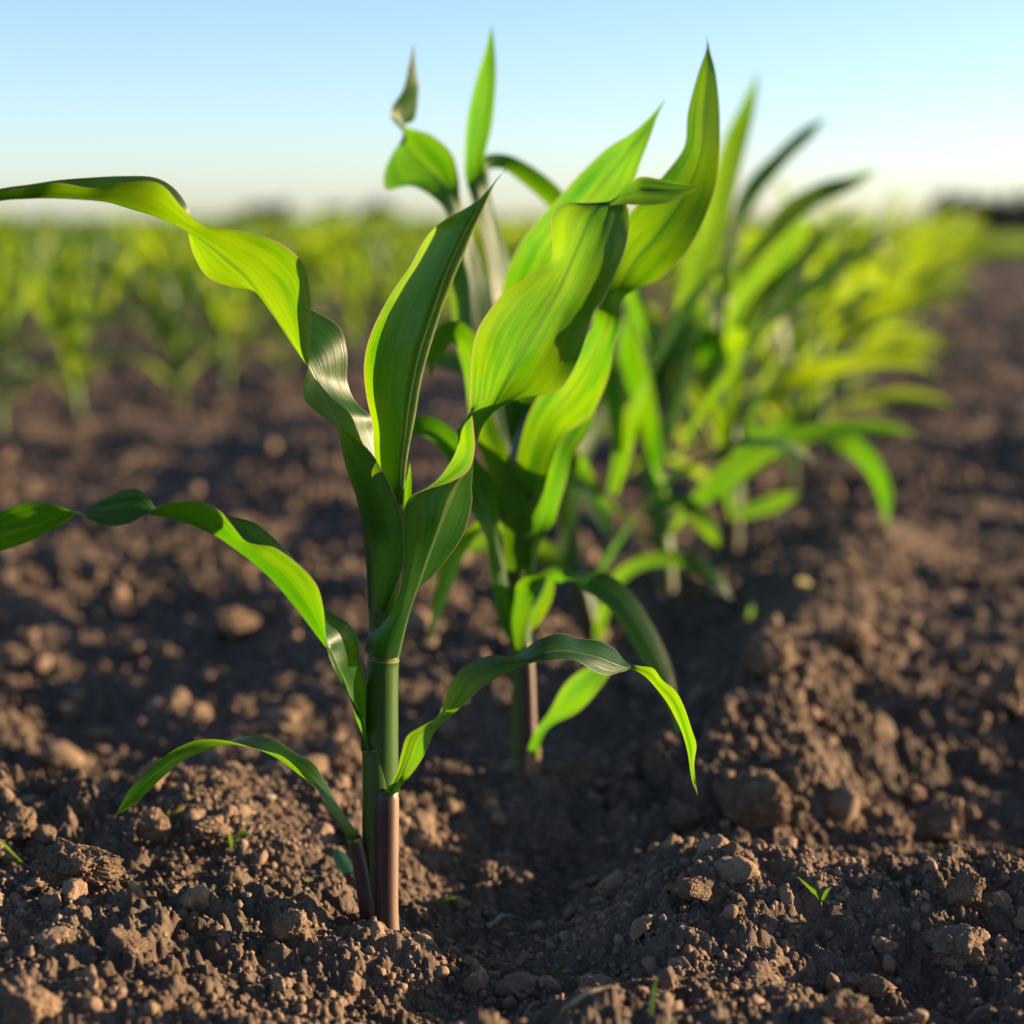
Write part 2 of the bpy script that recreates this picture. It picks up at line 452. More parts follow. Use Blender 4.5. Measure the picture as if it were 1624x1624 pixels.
def clod(label, px, py, wpx, hpx, seed, sub=6, depth=.9, sink=.3):
    c = hit(px, py + hpx * .5); Y = c[1]
    k = Y / F * 1.03
    rx, rz = wpx * k / 2, hpx * k / 2 * 1.08
    ry = rx * depth
    V = lump_shape(ico(sub)[0], seed, .55, .17, 3, 1.3)
    V = V / np.abs(V).max(0) * (rx, ry, rz)
    V = V + vnoise3(V, .006, seed + 9)[:, None] * .0030 * V / np.linalg.norm(V, axis=1, keepdims=True)
    mid = pt(px, py, Y + ry * .5)
    o = link_obj('soil_clod', mesh_np('soil_clod', V, ico(sub)[1]), CLOD_SOIL)
    o.location = mid
    return tag(o, label, 'soil clod', 'large clods lying on the tilled soil')

clod('broad cracked brown clod beneath the tip of the low left leaf, at far left', 118, 1366, 160, 84, 301, 7)
clod('rounded brown clod just below the hanging tip of the low right leaf', 1190, 1272, 138, 96, 302, 7, .9)
clod('small upright clod standing right of the yellow-tipped seedling', 1528, 1412, 70, 74, 303)
clod('dark ragged clod in the shaded hollow near the right edge', 1496, 1300, 96, 72, 304)
clod('blurred block of soil with a sunlit right face behind the low right leaf', 1225, 1045, 92, 84, 305)
clod('smooth shaded clod near the lower right corner', 1510, 1502, 110, 62, 306)
clod('brown clod under the pointed tip of the low left leaf', 240, 1308, 62, 54, 307)
clod('big dark clod cut by the lower left corner', 40, 1592, 110, 88, 308)

clod('small clod with a bright right side to the left of the main stalk', 460, 1470, 62, 52, 310)
clod('blurred oval clod in the sun left of the middle leaf', 366, 990, 88, 48, 311, 5)
clod('out-of-focus clod with a lit right end near the right margin', 1600, 1098, 70, 90, 312, 5)
clod('blurred clod high on the ridge beyond the second plant', 1352, 1005, 76, 60, 313, 5)
clod('small crumbling clod below the hanging leaf tip', 1085, 1300, 56, 44, 314)
clod('low flat clod at the bottom edge right of centre', 1100, 1410, 80, 40, 315)
clod('squat brown clod beside the weed seedling with a curved leaf', 330, 1318, 70, 40, 316)
clod('small shaded lump in the right foreground', 1340, 1600, 90, 50, 317)
clod('low clod on the slope behind the low left leaf', 545, 1200, 74, 62, 318)
clod('brown lump with a lit face in the lower left', 205, 1500, 84, 50, 319)
clod('lit clod at the left edge behind the cracked clod', 30, 1310, 70, 50, 320)

# ------------------------------------------------------------------ tubes
def tube_np(P, r, seg=20, flat=1.0, facing=None):
    """P (n,3) centres, r (n,) radii -> verts, faces, uv"""
    P = np.asarray(P, float); n = len(P); r = np.asarray(r, float)
    T = np.gradient(P, axis=0); T /= np.linalg.norm(T, axis=1, keepdims=True)
    ref = np.array((0.0, 1.0, 0.0))
    if abs(T[0] @ ref) > .9: ref = np.array((1.0, 0, 0))
    S = np.cross(T, ref); S /= np.linalg.norm(S, axis=1, keepdims=True); U = np.cross(S, T)
    a = np.linspace(0, 2 * math.pi, seg + 1)
    V = P[:, None] + r[:, None, None] * (np.cos(a)[None, :, None] * S[:, None] + flat * np.sin(a)[None, :, None] * U[:, None])
    uv = np.stack(np.meshgrid(np.linspace(0, 1, seg + 1), np.linspace(0, 1, n)), -1)
    return V.reshape(-1, 3), grid_faces(n, seg + 1), uv.reshape(-1, 2)

def px_tube(name, rows, mat, parent, base, n=6, flat=1.0, seg=28, dent=0):
    """rows of (px, py, radius in px, Y)"""
    C = np.array([list(pt(a, b, Y)) + [r * Y / F * 1.03] for a, b, r, Y in rows])
    C = cr(C, n)
    V, Fc, uv = tube_np(C[:, :3], C[:, 3], seg, flat)
    return link_obj(name, mesh_np(name, V - base, Fc, uv), mat, parent)

# ------------------------------------------------------------------ hand-shaped leaves
def sec_leaf(rows, Y0, base, parent, ruffle=.0005, seed=0, nu=7, nv=5, label=None, push=None):
    """rows of ((ax,ay,ad),(mx,my,md),(bx,by,bd)[,(bulge a, bulge b)]): the two margins and the midrib of a leaf across its
    length; d is the distance behind Y0 in mm, bulges lift a half of the blade towards -Y in mm"""
    tr = []
    Yb = Y0
    for ri, row in enumerate(rows):
        if push: Y0 = Yb + float(np.interp(ri, push[0], push[1])) / 1000
        A, M, B = [pt(p[0], p[1], Y0 + p[2] / 1000) for p in row[:3]]
        ba, bb = row[3] if len(row) > 3 else (0, 0)
        P = (A + M) / 2 + np.array((0, -ba / 1000, 0))
        if len(row) > 4: P = pt(row[4][0], row[4][1], Y0 + row[4][2] / 1000)
        Q = (M + B) / 2 + np.array((0, -bb / 1000, 0))
        tr.append([A, P, M, Q, B])
    T = cr(np.array(tr), nv)                       # (n,5,3)
    n = len(T)
    t = np.linspace(0, 1, nu + 1)[None, :, None]
    def quad(a, b, c):                             # parabola through a, b (t=.5), c
        k = 2 * b - .5 * a - .5 * c
        return (1 - t) ** 2 * a[:, None] + 2 * t * (1 - t) * k[:, None] + t * t * c[:, None]
    L = quad(T[:, 0], T[:, 1], T[:, 2]); Rr = quad(T[:, 2], T[:, 3], T[:, 4])
    G = np.concatenate([L, Rr[:, 1:]], 1)          # (n, 2nu+1, 3)
    ln = np.concatenate([[0], np.cumsum(np.linalg.norm(np.diff(T[:, 2], axis=0), axis=1))])
    uu = np.linspace(0, 1, 2 * nu + 1)
    U, Vv = np.meshgrid(uu, ln)
    off = ruffle * (2.0 * vnoise(U * 3, Vv / .02, 1.0, seed + 5) + 1.2 * vnoise(U * 14, Vv / .05, 1.0, seed + 6))
    wd = np.linalg.norm(T[:, 4] - T[:, 0], axis=1)
    off *= np.clip(wd / .01, 0, 1)[:, None]
    G = G + off[:, :, None] * np.array((.3, -1, .2))
    uv = np.stack([U, Vv / .4], -1).reshape(-1, 2)
    o = link_obj('leaf', mesh_np('leaf', G.reshape(-1, 3) - base, grid_faces(n, 2 * nu + 1), uv), LEAF, parent)
    if label: o['label'] = label
    return o

def ribbon_np(C, Wd, roll, fold=.18, nu=3, view=None):
    """centre line C (n,3), half widths, roll in radians -> verts, faces, uv. roll 0 faces the viewer"""
    n = len(C)
    T = np.gradient(C, axis=0); T /= np.linalg.norm(T, axis=1, keepdims=True) + 1e-12
    v = np.array((0., 1., -.05)) if view is None else view
    S = np.cross(T, v); nn = np.linalg.norm(S, axis=1, keepdims=True)
    S = S / np.maximum(nn, 1e-6)
    for i in range(1, n):
        if S[i] @ S[i - 1] < 0: S[i] = -S[i]
    U = np.cross(T, S)
    s = S * np.cos(roll)[:, None] + U * np.sin(roll)[:, None]
    nr = np.cross(s, T)
    uu = np.linspace(-1, 1, 2 * nu + 1)
    G = C[:, None] + Wd[:, None, None] * (uu[None, :, None] * s[:, None] + fold * (np.abs(uu) ** 1.5)[None, :, None] * nr[:, None])
    ln = np.concatenate([[0], np.cumsum(np.linalg.norm(np.diff(C, axis=0), axis=1))])
    Ug, Vg = np.meshgrid((uu + 1) / 2, ln / .4)
    return G.reshape(-1, 3), grid_faces(n, 2 * nu + 1), np.stack([Ug, Vg], -1).reshape(-1, 2)

def px_leaf(rows, base, parent, fold=.18, n=5, label=None, lit=False):
    """rows of (px, py, Y, full width px, roll degrees)"""
    D = np.array([list(pt(a, b, Y)) + [wd * Y / F * .515, R(rl)] for a, b, Y, wd, rl in rows])
    if lit:                                        # the last column then says how squarely the visible face meets the sun
        Tt = np.gradient(D[:, :3], axis=0); Tt /= np.linalg.norm(Tt, axis=1, keepdims=True)
        S = np.cross(Tt, (0, 1., -.05)); S /= np.linalg.norm(S, axis=1, keepdims=True); U = np.cross(Tt, S)
        cand = np.radians(np.arange(-70, 71, 2.0))
        for i in range(len(D)):
            ss = S[i] * np.cos(cand)[:, None] + U[i] * np.sin(cand)[:, None]; nn = np.cross(ss, Tt[i])
            nn *= np.where(nn[:, 1] > 0, -1, 1)[:, None]
            D[i, 4] = cand[np.argmin(np.abs(nn @ sd - rows[i][4]) + .15 * np.abs(cand))]
    D = cr(D, n); D[:, 3] = np.maximum(D[:, 3], 0)
    V, Fc, uv = ribbon_np(D[:, :3], D[:, 3], D[:, 4], fold, 5)
    o = link_obj('leaf', mesh_np('leaf', V - base, Fc, uv), LEAF, parent)
    if label: o['label'] = label
    return o

# ------------------------------------------------------------------ the plant in focus
b1 = np.array((P1[0], P1[1], 0.0))
plant = empty('corn_plant', b1, 'sharp young corn plant with arching leaves in the foreground', 'corn plant', 'corn plants of the main row')
Y1 = float(P1[1])
px_tube('stalk', [(604, 1490, 26, Y1), (604, 1350, 27, Y1), (605, 1250, 27, Y1), (606, 1120, 25.5, Y1), (607, 1060, 25, Y1), (608, 1044, 25.5, Y1)], STALK, plant, b1)
px_tube('whorl', [(608, 1046, 25, Y1), (608, 1000, 23, Y1 - .001), (606, 940, 22, Y1), (604, 880, 20, Y1 + .002), (606, 820, 14, Y1 + .004), (610, 780, 6, Y1 + .006)], STALK, plant, b1)
px_tube('sheath', [(597, 1492, 24, Y1 - .002), (597, 1380, 24, Y1 - .003), (598, 1260, 23.5, Y1 - .003), (596, 1200, 22, Y1 - .002), (593, 1184, 21, Y1 - .002)], SHEATH_M, plant, b1)
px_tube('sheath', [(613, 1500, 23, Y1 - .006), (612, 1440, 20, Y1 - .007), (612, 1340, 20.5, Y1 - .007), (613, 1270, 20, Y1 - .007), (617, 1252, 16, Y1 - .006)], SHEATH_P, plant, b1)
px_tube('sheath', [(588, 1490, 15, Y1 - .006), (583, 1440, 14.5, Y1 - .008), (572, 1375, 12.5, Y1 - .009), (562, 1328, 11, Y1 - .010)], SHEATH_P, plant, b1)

L6 = [((614, 970, -11), (584, 965, -2), (606, 955, 16), (6, 0)),
      ((641, 885, -13), (578, 865, -2), (622, 850, 18), (5, 0)),
      ((633, 806, -14), (566, 795, -2), (620, 770, 18), (4, 0)),
      ((596, 728, -14), (548, 738, -3), (606, 715, 18), (3, 0)),
      ((560, 692, -15), (538, 690, -3), (594, 685, 17), (2, 0)),
      ((520, 667, -15), (528, 655, -3), (588, 660, 16)),
      ((487, 640, -15), (512, 624, -1), (566, 640, 15)),
      ((479, 614, -15), (501, 603, -1), (551, 606, 14)),
      ((487, 590, -16), (491, 584, -2), (551, 560, 14)),
      ((491, 560, -17), (481, 572, -3), (540, 520, 15)),
      ((493, 510, -19), (463, 546, -2), (512, 500, 16)),
      ((492, 470, -20), (443, 515, -1), (470, 480, 17)),
      ((482, 420, -21), (420, 482, 0), (420, 462, 18)),
      ((443, 385, -21), (390, 442, 0), (370, 456, 18)),
      ((400, 371, -20), (357, 412, 0), (330, 440, 18)),
      ((362, 363, -18), (330, 389, 0), (309, 408, 17)),
      ((322, 357, -16), (300, 369, 0), (299, 372, 15)),
      ((290, 330, -16), (268, 353, 0), (300, 335, 13)),
      ((262, 297, -16), (238, 341, -2), (278, 300, 10)),
      ((235, 287, -17), (205, 331, -4), (245, 281, 6)),
      ((190, 291, -19), (170, 321, -7), (195, 279, 2)),
      ((146, 298, -21), (130, 317, -10), (150, 281, -2)),
      ((92, 290, -23), (75, 315, -13), (95, 285, -5)),
      ((50, 297, -25), (40, 316, -17), (48, 292, -10)),
      ((0, 304, -27), (0, 319, -21), (0, 299, -15)),
      ((-70, 322, -29), (-72, 334, -24), (-72, 318, -20)),
      ((-170, 366, -28), (-170, 366, -28), (-170, 366, -28))]
sec_leaf(L6, Y1, b1, plant, seed=1)

L5 = [((606, 850, 13), (632, 850, -9), (640, 850, 6), (2, 0)),
      ((597, 770, 13), (633, 780, -9), (642, 775, 8), (2, 0)),
      ((593, 715, 13), (637, 728, -9), (645, 722, 10), (2, 0)),
      ((591, 675, 13), (642, 690, -9), (651, 684, 11), (2, 0)),
      ((581, 628, 13), (648, 640, -9), (659, 634, 12), (2, 0)),
      ((577, 585, 13), (657, 590, -9), (669, 586, 13), (2, 0)),
      ((582, 548, 13), (667, 548, -9), (682, 545, 13), (2, 0)),
      ((597, 508, 13), (684, 497, -9), (699, 495, 13), (2, 0)),
      ((623, 462, 13), (703, 442, -9), (719, 444, 13), (2, 0)),
      ((650, 423, 13), (721, 400, -9), (736, 404, 12), (2, 0)),
      ((677, 375, 13), (739, 362, -9), (755, 356, 11), (2, 0)),
      ((708, 347, 1), (757, 331, -10), (769, 324, 8), (1, 0)),
      ((748, 325, 0), (771, 307, -8), (779, 302, 4)),
      ((776, 299, -1), (785, 287, -7), (790, 283, 0)),
      ((796, 276, -2), (799, 271, -5), (802, 268, -1)),
      ((806, 255, -3), (806, 255, -3), (806, 255, -3))]
sec_leaf(L5, Y1, b1, plant, seed=2, push=((1, 15), (0, -32)))
px_tube('midrib', [(636, 800, 3, Y1 - .002), (641, 728, 5, Y1 - .006), (652, 660, 6.5, Y1 - .008), (664, 590, 7, Y1 - .011), (691, 497, 7, Y1 - .015),
                   (711, 443, 6.5, Y1 - .019), (729, 402, 6, Y1 - .021), (748, 358, 5, Y1 - .023), (764, 328, 3, Y1 - .027), (776, 305, 1, Y1 - .031)], RIB, plant, b1, flat=.6)

L4 = [((578, 1032, -3), (634, 1042, -4), (634, 1030, 8), (11, 0)),
      ((586, 1004, -5), (641, 1010, -5), (641, 998, 10), (10, 0)),
      ((622, 968, -11), (652, 965, -8), (652, 945, 13), (6, 0)),
      ((640, 900, -14), (674, 900, -10), (692, 908, 14), (3, -2)),
      ((638, 832, -15), (697, 836, -12), (733, 852, 16), (2, -3)),
      ((647, 793, -19), (713, 798, -12), (748, 800, 14), (0, -3), (668, 788, -15)),
      ((676, 777, -24), (727, 769, -11), (748, 774, 8), (0, -1), (688, 770, -15)),
      ((716, 764, -26), (740, 750, -11), (750, 748, 2), (0, 0), (706, 747, -16)),
      ((744, 745, -27), (748, 728, -12), (751, 728, -2), (0, 0), (722, 718, -16)),
      ((753, 712, -27), (753, 706, -14), (757, 704, -8), (0, 0), (727, 698, -16)),
      ((751, 680, -26), (760, 684, -18), (768, 672, -12), (0, 0), (726, 680, -17)),
      ((748, 656, -23), (771, 662, -21), (793, 646, -16), (0, 0), (740, 664, -18)),
      ((746, 640, -18), (785, 641, -25), (835, 631, -22)),
      ((747, 600, -16), (803, 606, -30), (880, 622, -31)),
      ((750, 556, -19), (822, 572, -34), (903, 597, -36), (0, 2)),
      ((761, 517, -22), (846, 530, -37), (926, 547, -39), (1, 4)),
      ((795, 470, -25), (868, 494, -39), (940, 498, -42), (2, 3)),
      ((838, 438, -27), (888, 458, -40), (960, 470, -43), (2, 4)),
      ((874, 414, -28), (904, 416, -41), (976, 432, -44), (1, 3)),
      ((877, 383, -29), (920, 382, -42), (992, 393, -44), (1, 2)),
      ((874, 345, -30), (934, 351, -42), (999, 352, -44)),
      ((893, 323, -32), (946, 335, -40), (996, 326, -42)),
      ((926, 322, -35), (960, 322, -36), (985, 314, -36)),
      ((958, 327, -40), (978, 316, -36), (982, 302, -33)),
      ((985, 324, -44), (994, 308, -38), (1000, 288, -34)),
      ((1018, 325, -45), (1018, 303, -41), (1020, 280, -37)),
      ((1060, 322, -44), (1060, 304, -42), (1060, 287, -40)),
      ((1090, 309, -43), (1090, 300, -42), (1090, 292, -42)),
      ((1112, 295, -42), (1112, 295, -42), (1112, 295, -42))]
sec_leaf(L4, Y1, b1, plant, ruffle=.0012, seed=3)

L3 = [((572, 1189, -3), (588, 1197, -11), (606, 1187, -3)),
      ((573, 1170, -7), (576, 1170, -8), (594, 1160, 4)),
      ((577, 1142, -12), (565, 1140, -4), (583, 1122, 10), (4, 0)),
      ((549, 1095, -13), (549, 1084, -2), (581, 1085, 12), (6, 0)),
      ((529, 1060, -13), (537, 1058, -2), (571, 1050, 12), (5, 0)),
      ((519, 1030, -14), (526, 1034, -2), (568, 1014, 12)),
      ((516, 1000, -15), (516, 1026, -4), (552, 988, 12)),
      ((513, 965, -16), (499, 1004, -3), (525, 970, 13)),
      ((502, 927, -17), (475, 972, -2), (494, 940, 14)),
      ((473, 895, -17), (437, 926, -1), (468, 890, 15)),
      ((436, 869, -17), (401, 893, 0), (449, 868, 15)),
      ((408, 864, -16), (382, 878, 0), (425, 845, 15)),
      ((388, 857, -15), (364, 865, 0), (399, 827, 14)),
      ((368, 833, -14), (343, 851, 0), (360, 817, 13)),
      ((346, 808, -13), (318, 839, 0), (330, 808, 12)),
      ((312, 795, -12), (285, 827, 0), (300, 805, 10)),
      ((275, 797, -9), (256, 819, 0), (270, 810, 7)),
      ((248, 806, -6), (238, 815, -1), (248, 806, 3)),
      ((225, 820, -8), (226, 806, -1), (236, 790, 5)),
      ((205, 830, -10), (213, 802, 0), (219, 777, 9)),
      ((177, 835, -11), (190, 806, 0), (202, 776, 10)),
      ((152, 828, -9), (162, 809, 0), (176, 787, 8)),
      ((126, 816, -6), (132, 811, 0), (136, 806, 4)),
      ((100, 805, -6), (103, 813, -2), (107, 826, 4)),
      ((66, 797, -9), (62, 826, -4), (58, 853, 4), (1, 1)),
      ((37, 798, -10), (32, 833, -4), (24, 867, 3), (1, 1)),
      ((0, 812, -9), (-4, 843, -4), (-8, 877, 2)),
      ((-50, 842, -6), (-54, 864, -3), (-58, 888, 1)),
      ((-120, 910, 0), (-120, 910, 0), (-120, 910, 0))]
sec_leaf(L3, Y1, b1, plant, seed=4, push=((1, 4, 10, 28), (0, -22, -38, -44)))

L2 = [((596, 1266, -9), (617, 1266, -15), (634, 1256, -6)),
      ((611, 1254, -13), (627, 1256, -15), (636, 1247, -8)),
      ((628, 1226, -12), (638, 1228, -13), (649, 1232, -14)),
      ((636, 1196, -10), (650, 1201, -12), (664, 1212, -16)),
      ((645, 1168, -10), (661, 1172, -12), (678, 1188, -17)),
      ((664, 1154, -9), (676, 1158, -12), (688, 1163, -16)),
      ((692, 1138, -8), (698, 1140, -12), (703, 1148, -13)),
      ((705, 1113, -7), (715, 1119, -13), (724, 1128, -14)),
      ((712, 1092, -7), (728, 1098, -14), (743, 1110, -17)),
      ((724, 1070, -6), (745, 1074, -14), (764, 1091, -18)),
      ((742, 1053, -2), (770, 1060, -14), (790, 1075, -17)),
      ((780, 1039, 0), (800, 1050, -14), (820, 1058, -16)),
      ((815, 1041, 2), (832, 1048, -14), (847, 1051, -16)),
      ((852, 1016, 5), (862, 1036, -12), (872, 1047, -17)),
      ((888, 1004, 6), (893, 1032, -11), (901, 1046, -18)),
      ((917, 1012, 6), (920, 1036, -11), (918, 1050, -19)),
      ((950, 1016, 4), (947, 1043, -11), (940, 1063, -20)),
      ((974, 1028, 2), (970, 1052, -11), (964, 1071, -18)),
      ((993, 1049, -4), (990, 1059, -11), (985, 1066, -15)),
      ((1014, 1056, -12), (1010, 1061, -11), (1005, 1063, -10)),
      ((1036, 1060, -15), (1030, 1068, -11), (1023, 1073, -7)),
      ((1051, 1079, -17), (1046, 1086, -11), (1040, 1091, -6)),
      ((1072, 1096, -17), (1065, 1106, -11), (1058, 1114, -6)),
      ((1086, 1123, -17), (1079, 1131, -11), (1071, 1138, -6)),
      ((1097, 1158, -16), (1090, 1162, -11), (1082, 1164, -7)),
      ((1104, 1182, -15), (1097, 1188, -11), (1090, 1194, -8)),
      ((1101, 1212, -13), (1098, 1215, -11), (1094, 1218, -9)),
      ((1104, 1242, -11), (1101, 1241, -11), (1098, 1240, -10)),
      ((1107, 1262, -11), (1107, 1262, -11), (1107, 1262, -11))]
sec_leaf(L2, Y1, b1, plant, seed=5, push=((1, 10, 13, 19, 28), (0, -14, -14, 15, 0)))

L1 = [((548, 1330, -11), (560, 1337, -15), (574, 1331, -8)),
      ((545, 1318, -13), (550, 1318, -10), (563, 1316, -3)),
      ((536, 1304, -13), (540, 1302, -9), (552, 1300, 0)),
      ((519, 1284, -13), (524, 1281, -8), (537, 1278, 2)),
      ((502, 1250, -14), (499, 1247, -7), (515, 1238, 4)),
      ((482, 1219, -15), (475, 1229, -6), (496, 1209, 5)),
      ((452, 1200, -16), (443, 1205, -5), (467, 1193, 6)),
      ((425, 1192, -16), (412, 1190, -5), (437, 1173, 7)),
      ((400, 1186, -16), (388, 1184, -5), (412, 1167, 7)),
      ((378, 1179, -16), (368, 1181, -5), (388, 1168, 7)),
      ((348, 1173, -15), (345, 1183, -5), (360, 1176, 5)),
      ((314, 1174, -15), (318, 1186, -6), (330, 1190, 4), (1, 0)),
      ((277, 1189, -15), (283, 1201, -6), (296, 1203, 2), (1, 0)),
      ((240, 1217, -14), (251, 1224, -6), (266, 1226, 0), (1, 0)),
      ((214, 1242, -13), (223, 1247, -6), (236, 1254, -1)),
      ((196, 1268, -11), (203, 1271, -6), (211, 1277, -3)),
      ((184, 1293, -6), (184, 1293, -6), (184, 1293, -6))]
sec_leaf(L1, Y1, b1, plant, seed=6, push=((2, 7, 16), (0, 16, 42)))
# inner leaf peeping out beside the upright one
px_leaf([(633, 830, Y1 + .006, 20, -50), (640, 800, Y1 + .008, 26, -45), (645, 775, Y1 + .010, 18, -45), (649, 750, Y1 + .012, 8, -45), (650, 732, Y1 + .012, 0, -45)], b1, plant)

# ------------------------------------------------------------------ the second plant
Y2 = float(P2[1]); b2 = np.array((P2[0], P2[1], 0.0))
plant2 = empty('corn_plant', b2, 'tall slightly blurred corn plant directly behind the sharp one', 'corn plant', 'corn plants of the main row')
px_tube('stalk', [(829, 1245, 17, Y2), (829, 1180, 17, Y2), (828, 1080, 17, Y2), (822, 980, 19, Y2), (819, 900, 23, Y2), (822, 830, 27, Y2), (830, 770, 31, Y2), (842, 710, 30, Y2), (850, 640, 20, Y2 + .01), (850, 590, 6, Y2 + .01)], STALK, plant2, b2)
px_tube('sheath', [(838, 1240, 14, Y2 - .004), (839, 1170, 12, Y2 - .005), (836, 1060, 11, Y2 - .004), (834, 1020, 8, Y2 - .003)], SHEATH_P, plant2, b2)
px_tube('sheath', [(842, 1238, 13, Y2 - .008), (847, 1186, 11, Y2 - .012)], PALE_SHEATH, plant2, b2)
D = Y2 - 1.284
def y(v): return v + D
px_leaf([(842, 1200, y(1.27), 18, -30), (853, 1165, y(1.265), 17, -40), (872, 1140, y(1.26), 22, -50), (900, 1110, y(1.25), 50, -40), (930, 1082, y(1.24), 50, -40), (960, 1062, y(1.235), 22, -30), (975, 1050, y(1.23), 0, -30)], b2, plant2)
px_leaf([(822, 1030, y(1.275), 12, -.4), (821, 985, y(1.272), 36, -.6), (832, 940, y(1.27), 36, -.6), (862, 915, y(1.262), 26, -.1), (905, 912, y(1.25), 26, .1), (945, 922, y(1.24), 44, -.1), (985, 952, y(1.235), 46, .03), (1020, 1005, y(1.23), 44, .03), (1047, 1060, y(1.225), 38, .03), (1063, 1105, y(1.22), 24, .03), (1076, 1172, y(1.22), 0, .03)], b2, plant2, lit=True)
px_leaf([(826, 1010, y(1.29), 10, -30), (850, 975, y(1.29), 26, -40), (866, 945, y(1.29), 24, -40), (874, 915, y(1.292), 14, -40), (878, 898, y(1.292), 0, -40)], b2, plant2)
px_leaf([(810, 1010, y(1.275), 16, 20), (800, 950, y(1.27), 34, 40), (790, 890, y(1.265), 36, 45), (782, 838, y(1.26), 38, 50), (768, 795, y(1.255), 52, 10), (742, 750, y(1.25), 54, -30), (712, 706, y(1.245), 50, -40), (680, 680, y(1.24), 46, -40), (650, 680, y(1.235), 34, -40), (620, 705, y(1.23), 10, -40), (612, 716, y(1.23), 0, -40)], b2, plant2)
px_leaf([(806, 870, y(1.30), 20, -20), (785, 838, y(1.32), 26, -30), (760, 838, y(1.34), 30, -50), (728, 872, y(1.36), 44, -45), (703, 940, y(1.37), 30, -40), (686, 1000, y(1.37), 10, -40), (683, 1022, y(1.37), 0, -40)], b2, plant2)
px_leaf([(838, 925, y(1.27), 16, 10), (850, 860, y(1.265), 20, 30), (866, 808, y(1.262), 42, -45), (879, 765, y(1.262), 44, -50), (890, 715, y(1.265), 40, -30), (910, 680, y(1.27), 48, -40), (925, 650, y(1.275), 44, -45), (928, 610, y(1.28), 20, -45), (926, 585, y(1.28), 0, -45)], b2, plant2)
# leaf with the twisted upper end right of the sharp broad leaf
px_leaf([(836, 780, y(1.26), 50, -5), (850, 720, y(1.25), 56, -5), (868, 668, y(1.24), 66, -15), (905, 622, y(1.225), 96, -30), (935, 575, y(1.21), 84, -40), (957, 525, y(1.20), 52, -40), (972, 478, y(1.19), 36, 35), (1002, 420, y(1.18), 92, 0), (1050, 362, y(1.17), 104, 4), (1090, 300, y(1.165), 84, 8), (1112, 240, y(1.16), 54, -8), (1116, 180, y(1.16), 48, -6), (1121, 120, y(1.16), 28, -4), (1123, 80, y(1.16), 6, 10), (1121, 58, y(1.16), 0, 10)], b2, plant2, fold=.12)
# leaf with the yellow tip
px_leaf([(838, 740, y(1.29), 40, 0), (832, 660, y(1.285), 60, 0), (828, 560, y(1.28), 80, -20), (838, 470, y(1.26), 92, -15), (868, 395, y(1.24), 96, -30), (918, 335, y(1.22), 104, -35), (968, 275, y(1.21), 96, -40), (1005, 228, y(1.20), 50, -45), (1035, 187, y(1.20), 14, -45), (1056, 156, y(1.20), 0, -45)], b2, plant2)
# curled leaf on the left, its tip standing up against the sky
px_leaf([(822, 905, y(1.268), 40, 5), (822, 850, y(1.262), 48, 5), (812, 795, y(1.258), 52, -15), (790, 735, y(1.255), 46, -25), (768, 680, y(1.25), 40, -10), (752, 610, y(1.25), 38, -35), (742, 550, y(1.25), 44, -40), (715, 528, y(1.25), 44, -40), (690, 560, y(1.25), 26, -30), (682, 600, y(1.25), 0, -30)], b2, plant2)
px_leaf([(835, 890, y(1.275), 30, 20), (850, 830, y(1.27), 44, 35), (872, 770, y(1.275), 50, 45), (896, 700, y(1.28), 50, 30), (915, 640, y(1.29), 44, -10), (922, 590, y(1.30), 20, -20), (925, 560, y(1.30), 0, -20)], b2, plant2)
CURL = [((790, 760, 24), (806, 760, 12), (822, 760, 16)), ((755, 650, 30), (775, 640, 24), (800, 640, 28)), ((722, 540, 34), (748, 540, 30), (780, 540, 36)), ((716, 460, 38), (740, 450, 34), (768, 440, 42)),
        ((712, 390, 32), (729, 380, 36), (746, 370, 44)), ((706, 333, 34), (722, 325, 38), (731, 314, 40)), ((657, 296, 36), (700, 288, 36), (727, 279, 34)),
        ((613, 301, 46), (672, 262, 38), (716, 243, 30)), ((610, 272, 48), (650, 240, 40), (685, 215, 32)), ((626, 238, 46), (640, 220, 42), (655, 205, 36)),
        ((646, 220, 36), (640, 205, 42), (638, 198, 46)), ((620, 186, 32), (640, 188, 40), (657, 190, 48)), ((623, 168, 34), (643, 165, 40), (663, 150, 46)),
        ((639, 142, 36), (652, 140, 40), (663, 128, 44)), ((648, 105, 38), (655, 108, 40), (660, 108, 42)), ((656, 68, 40), (656, 68, 40), (656, 68, 40))]
sec_leaf(CURL, Y2, b2, plant2, seed=12)
# spike
px_leaf([(828, 720, y(1.33), 40, 0), (815, 600, y(1.34), 50, 15), (800, 480, y(1.345), 46, 50), (782, 390, y(1.35), 34, 55), (762, 310, y(1.35), 30, 30), (751, 255, y(1.35), 36, -30), (757, 195, y(1.35), 52, -40), (766, 140, y(1.35), 44, -40), (775, 90, y(1.35), 22, -30), (780, 38, y(1.35), 0, -30)], b2, plant2)
# dark leaf bending to the right behind the yellow tip
px_leaf([(826, 560, y(1.35), 30, 40), (800, 420, y(1.36), 36, 50), (772, 320, y(1.37), 30, 50), (768, 265, y(1.38), 24, 30), (800, 258, y(1.39), 26, 35), (840, 282, y(1.40), 34, 35), (880, 318, y(1.41), 36, 35), (915, 370, y(1.42), 26, 35), (935, 430, y(1.43), 0, 35)], b2, plant2)

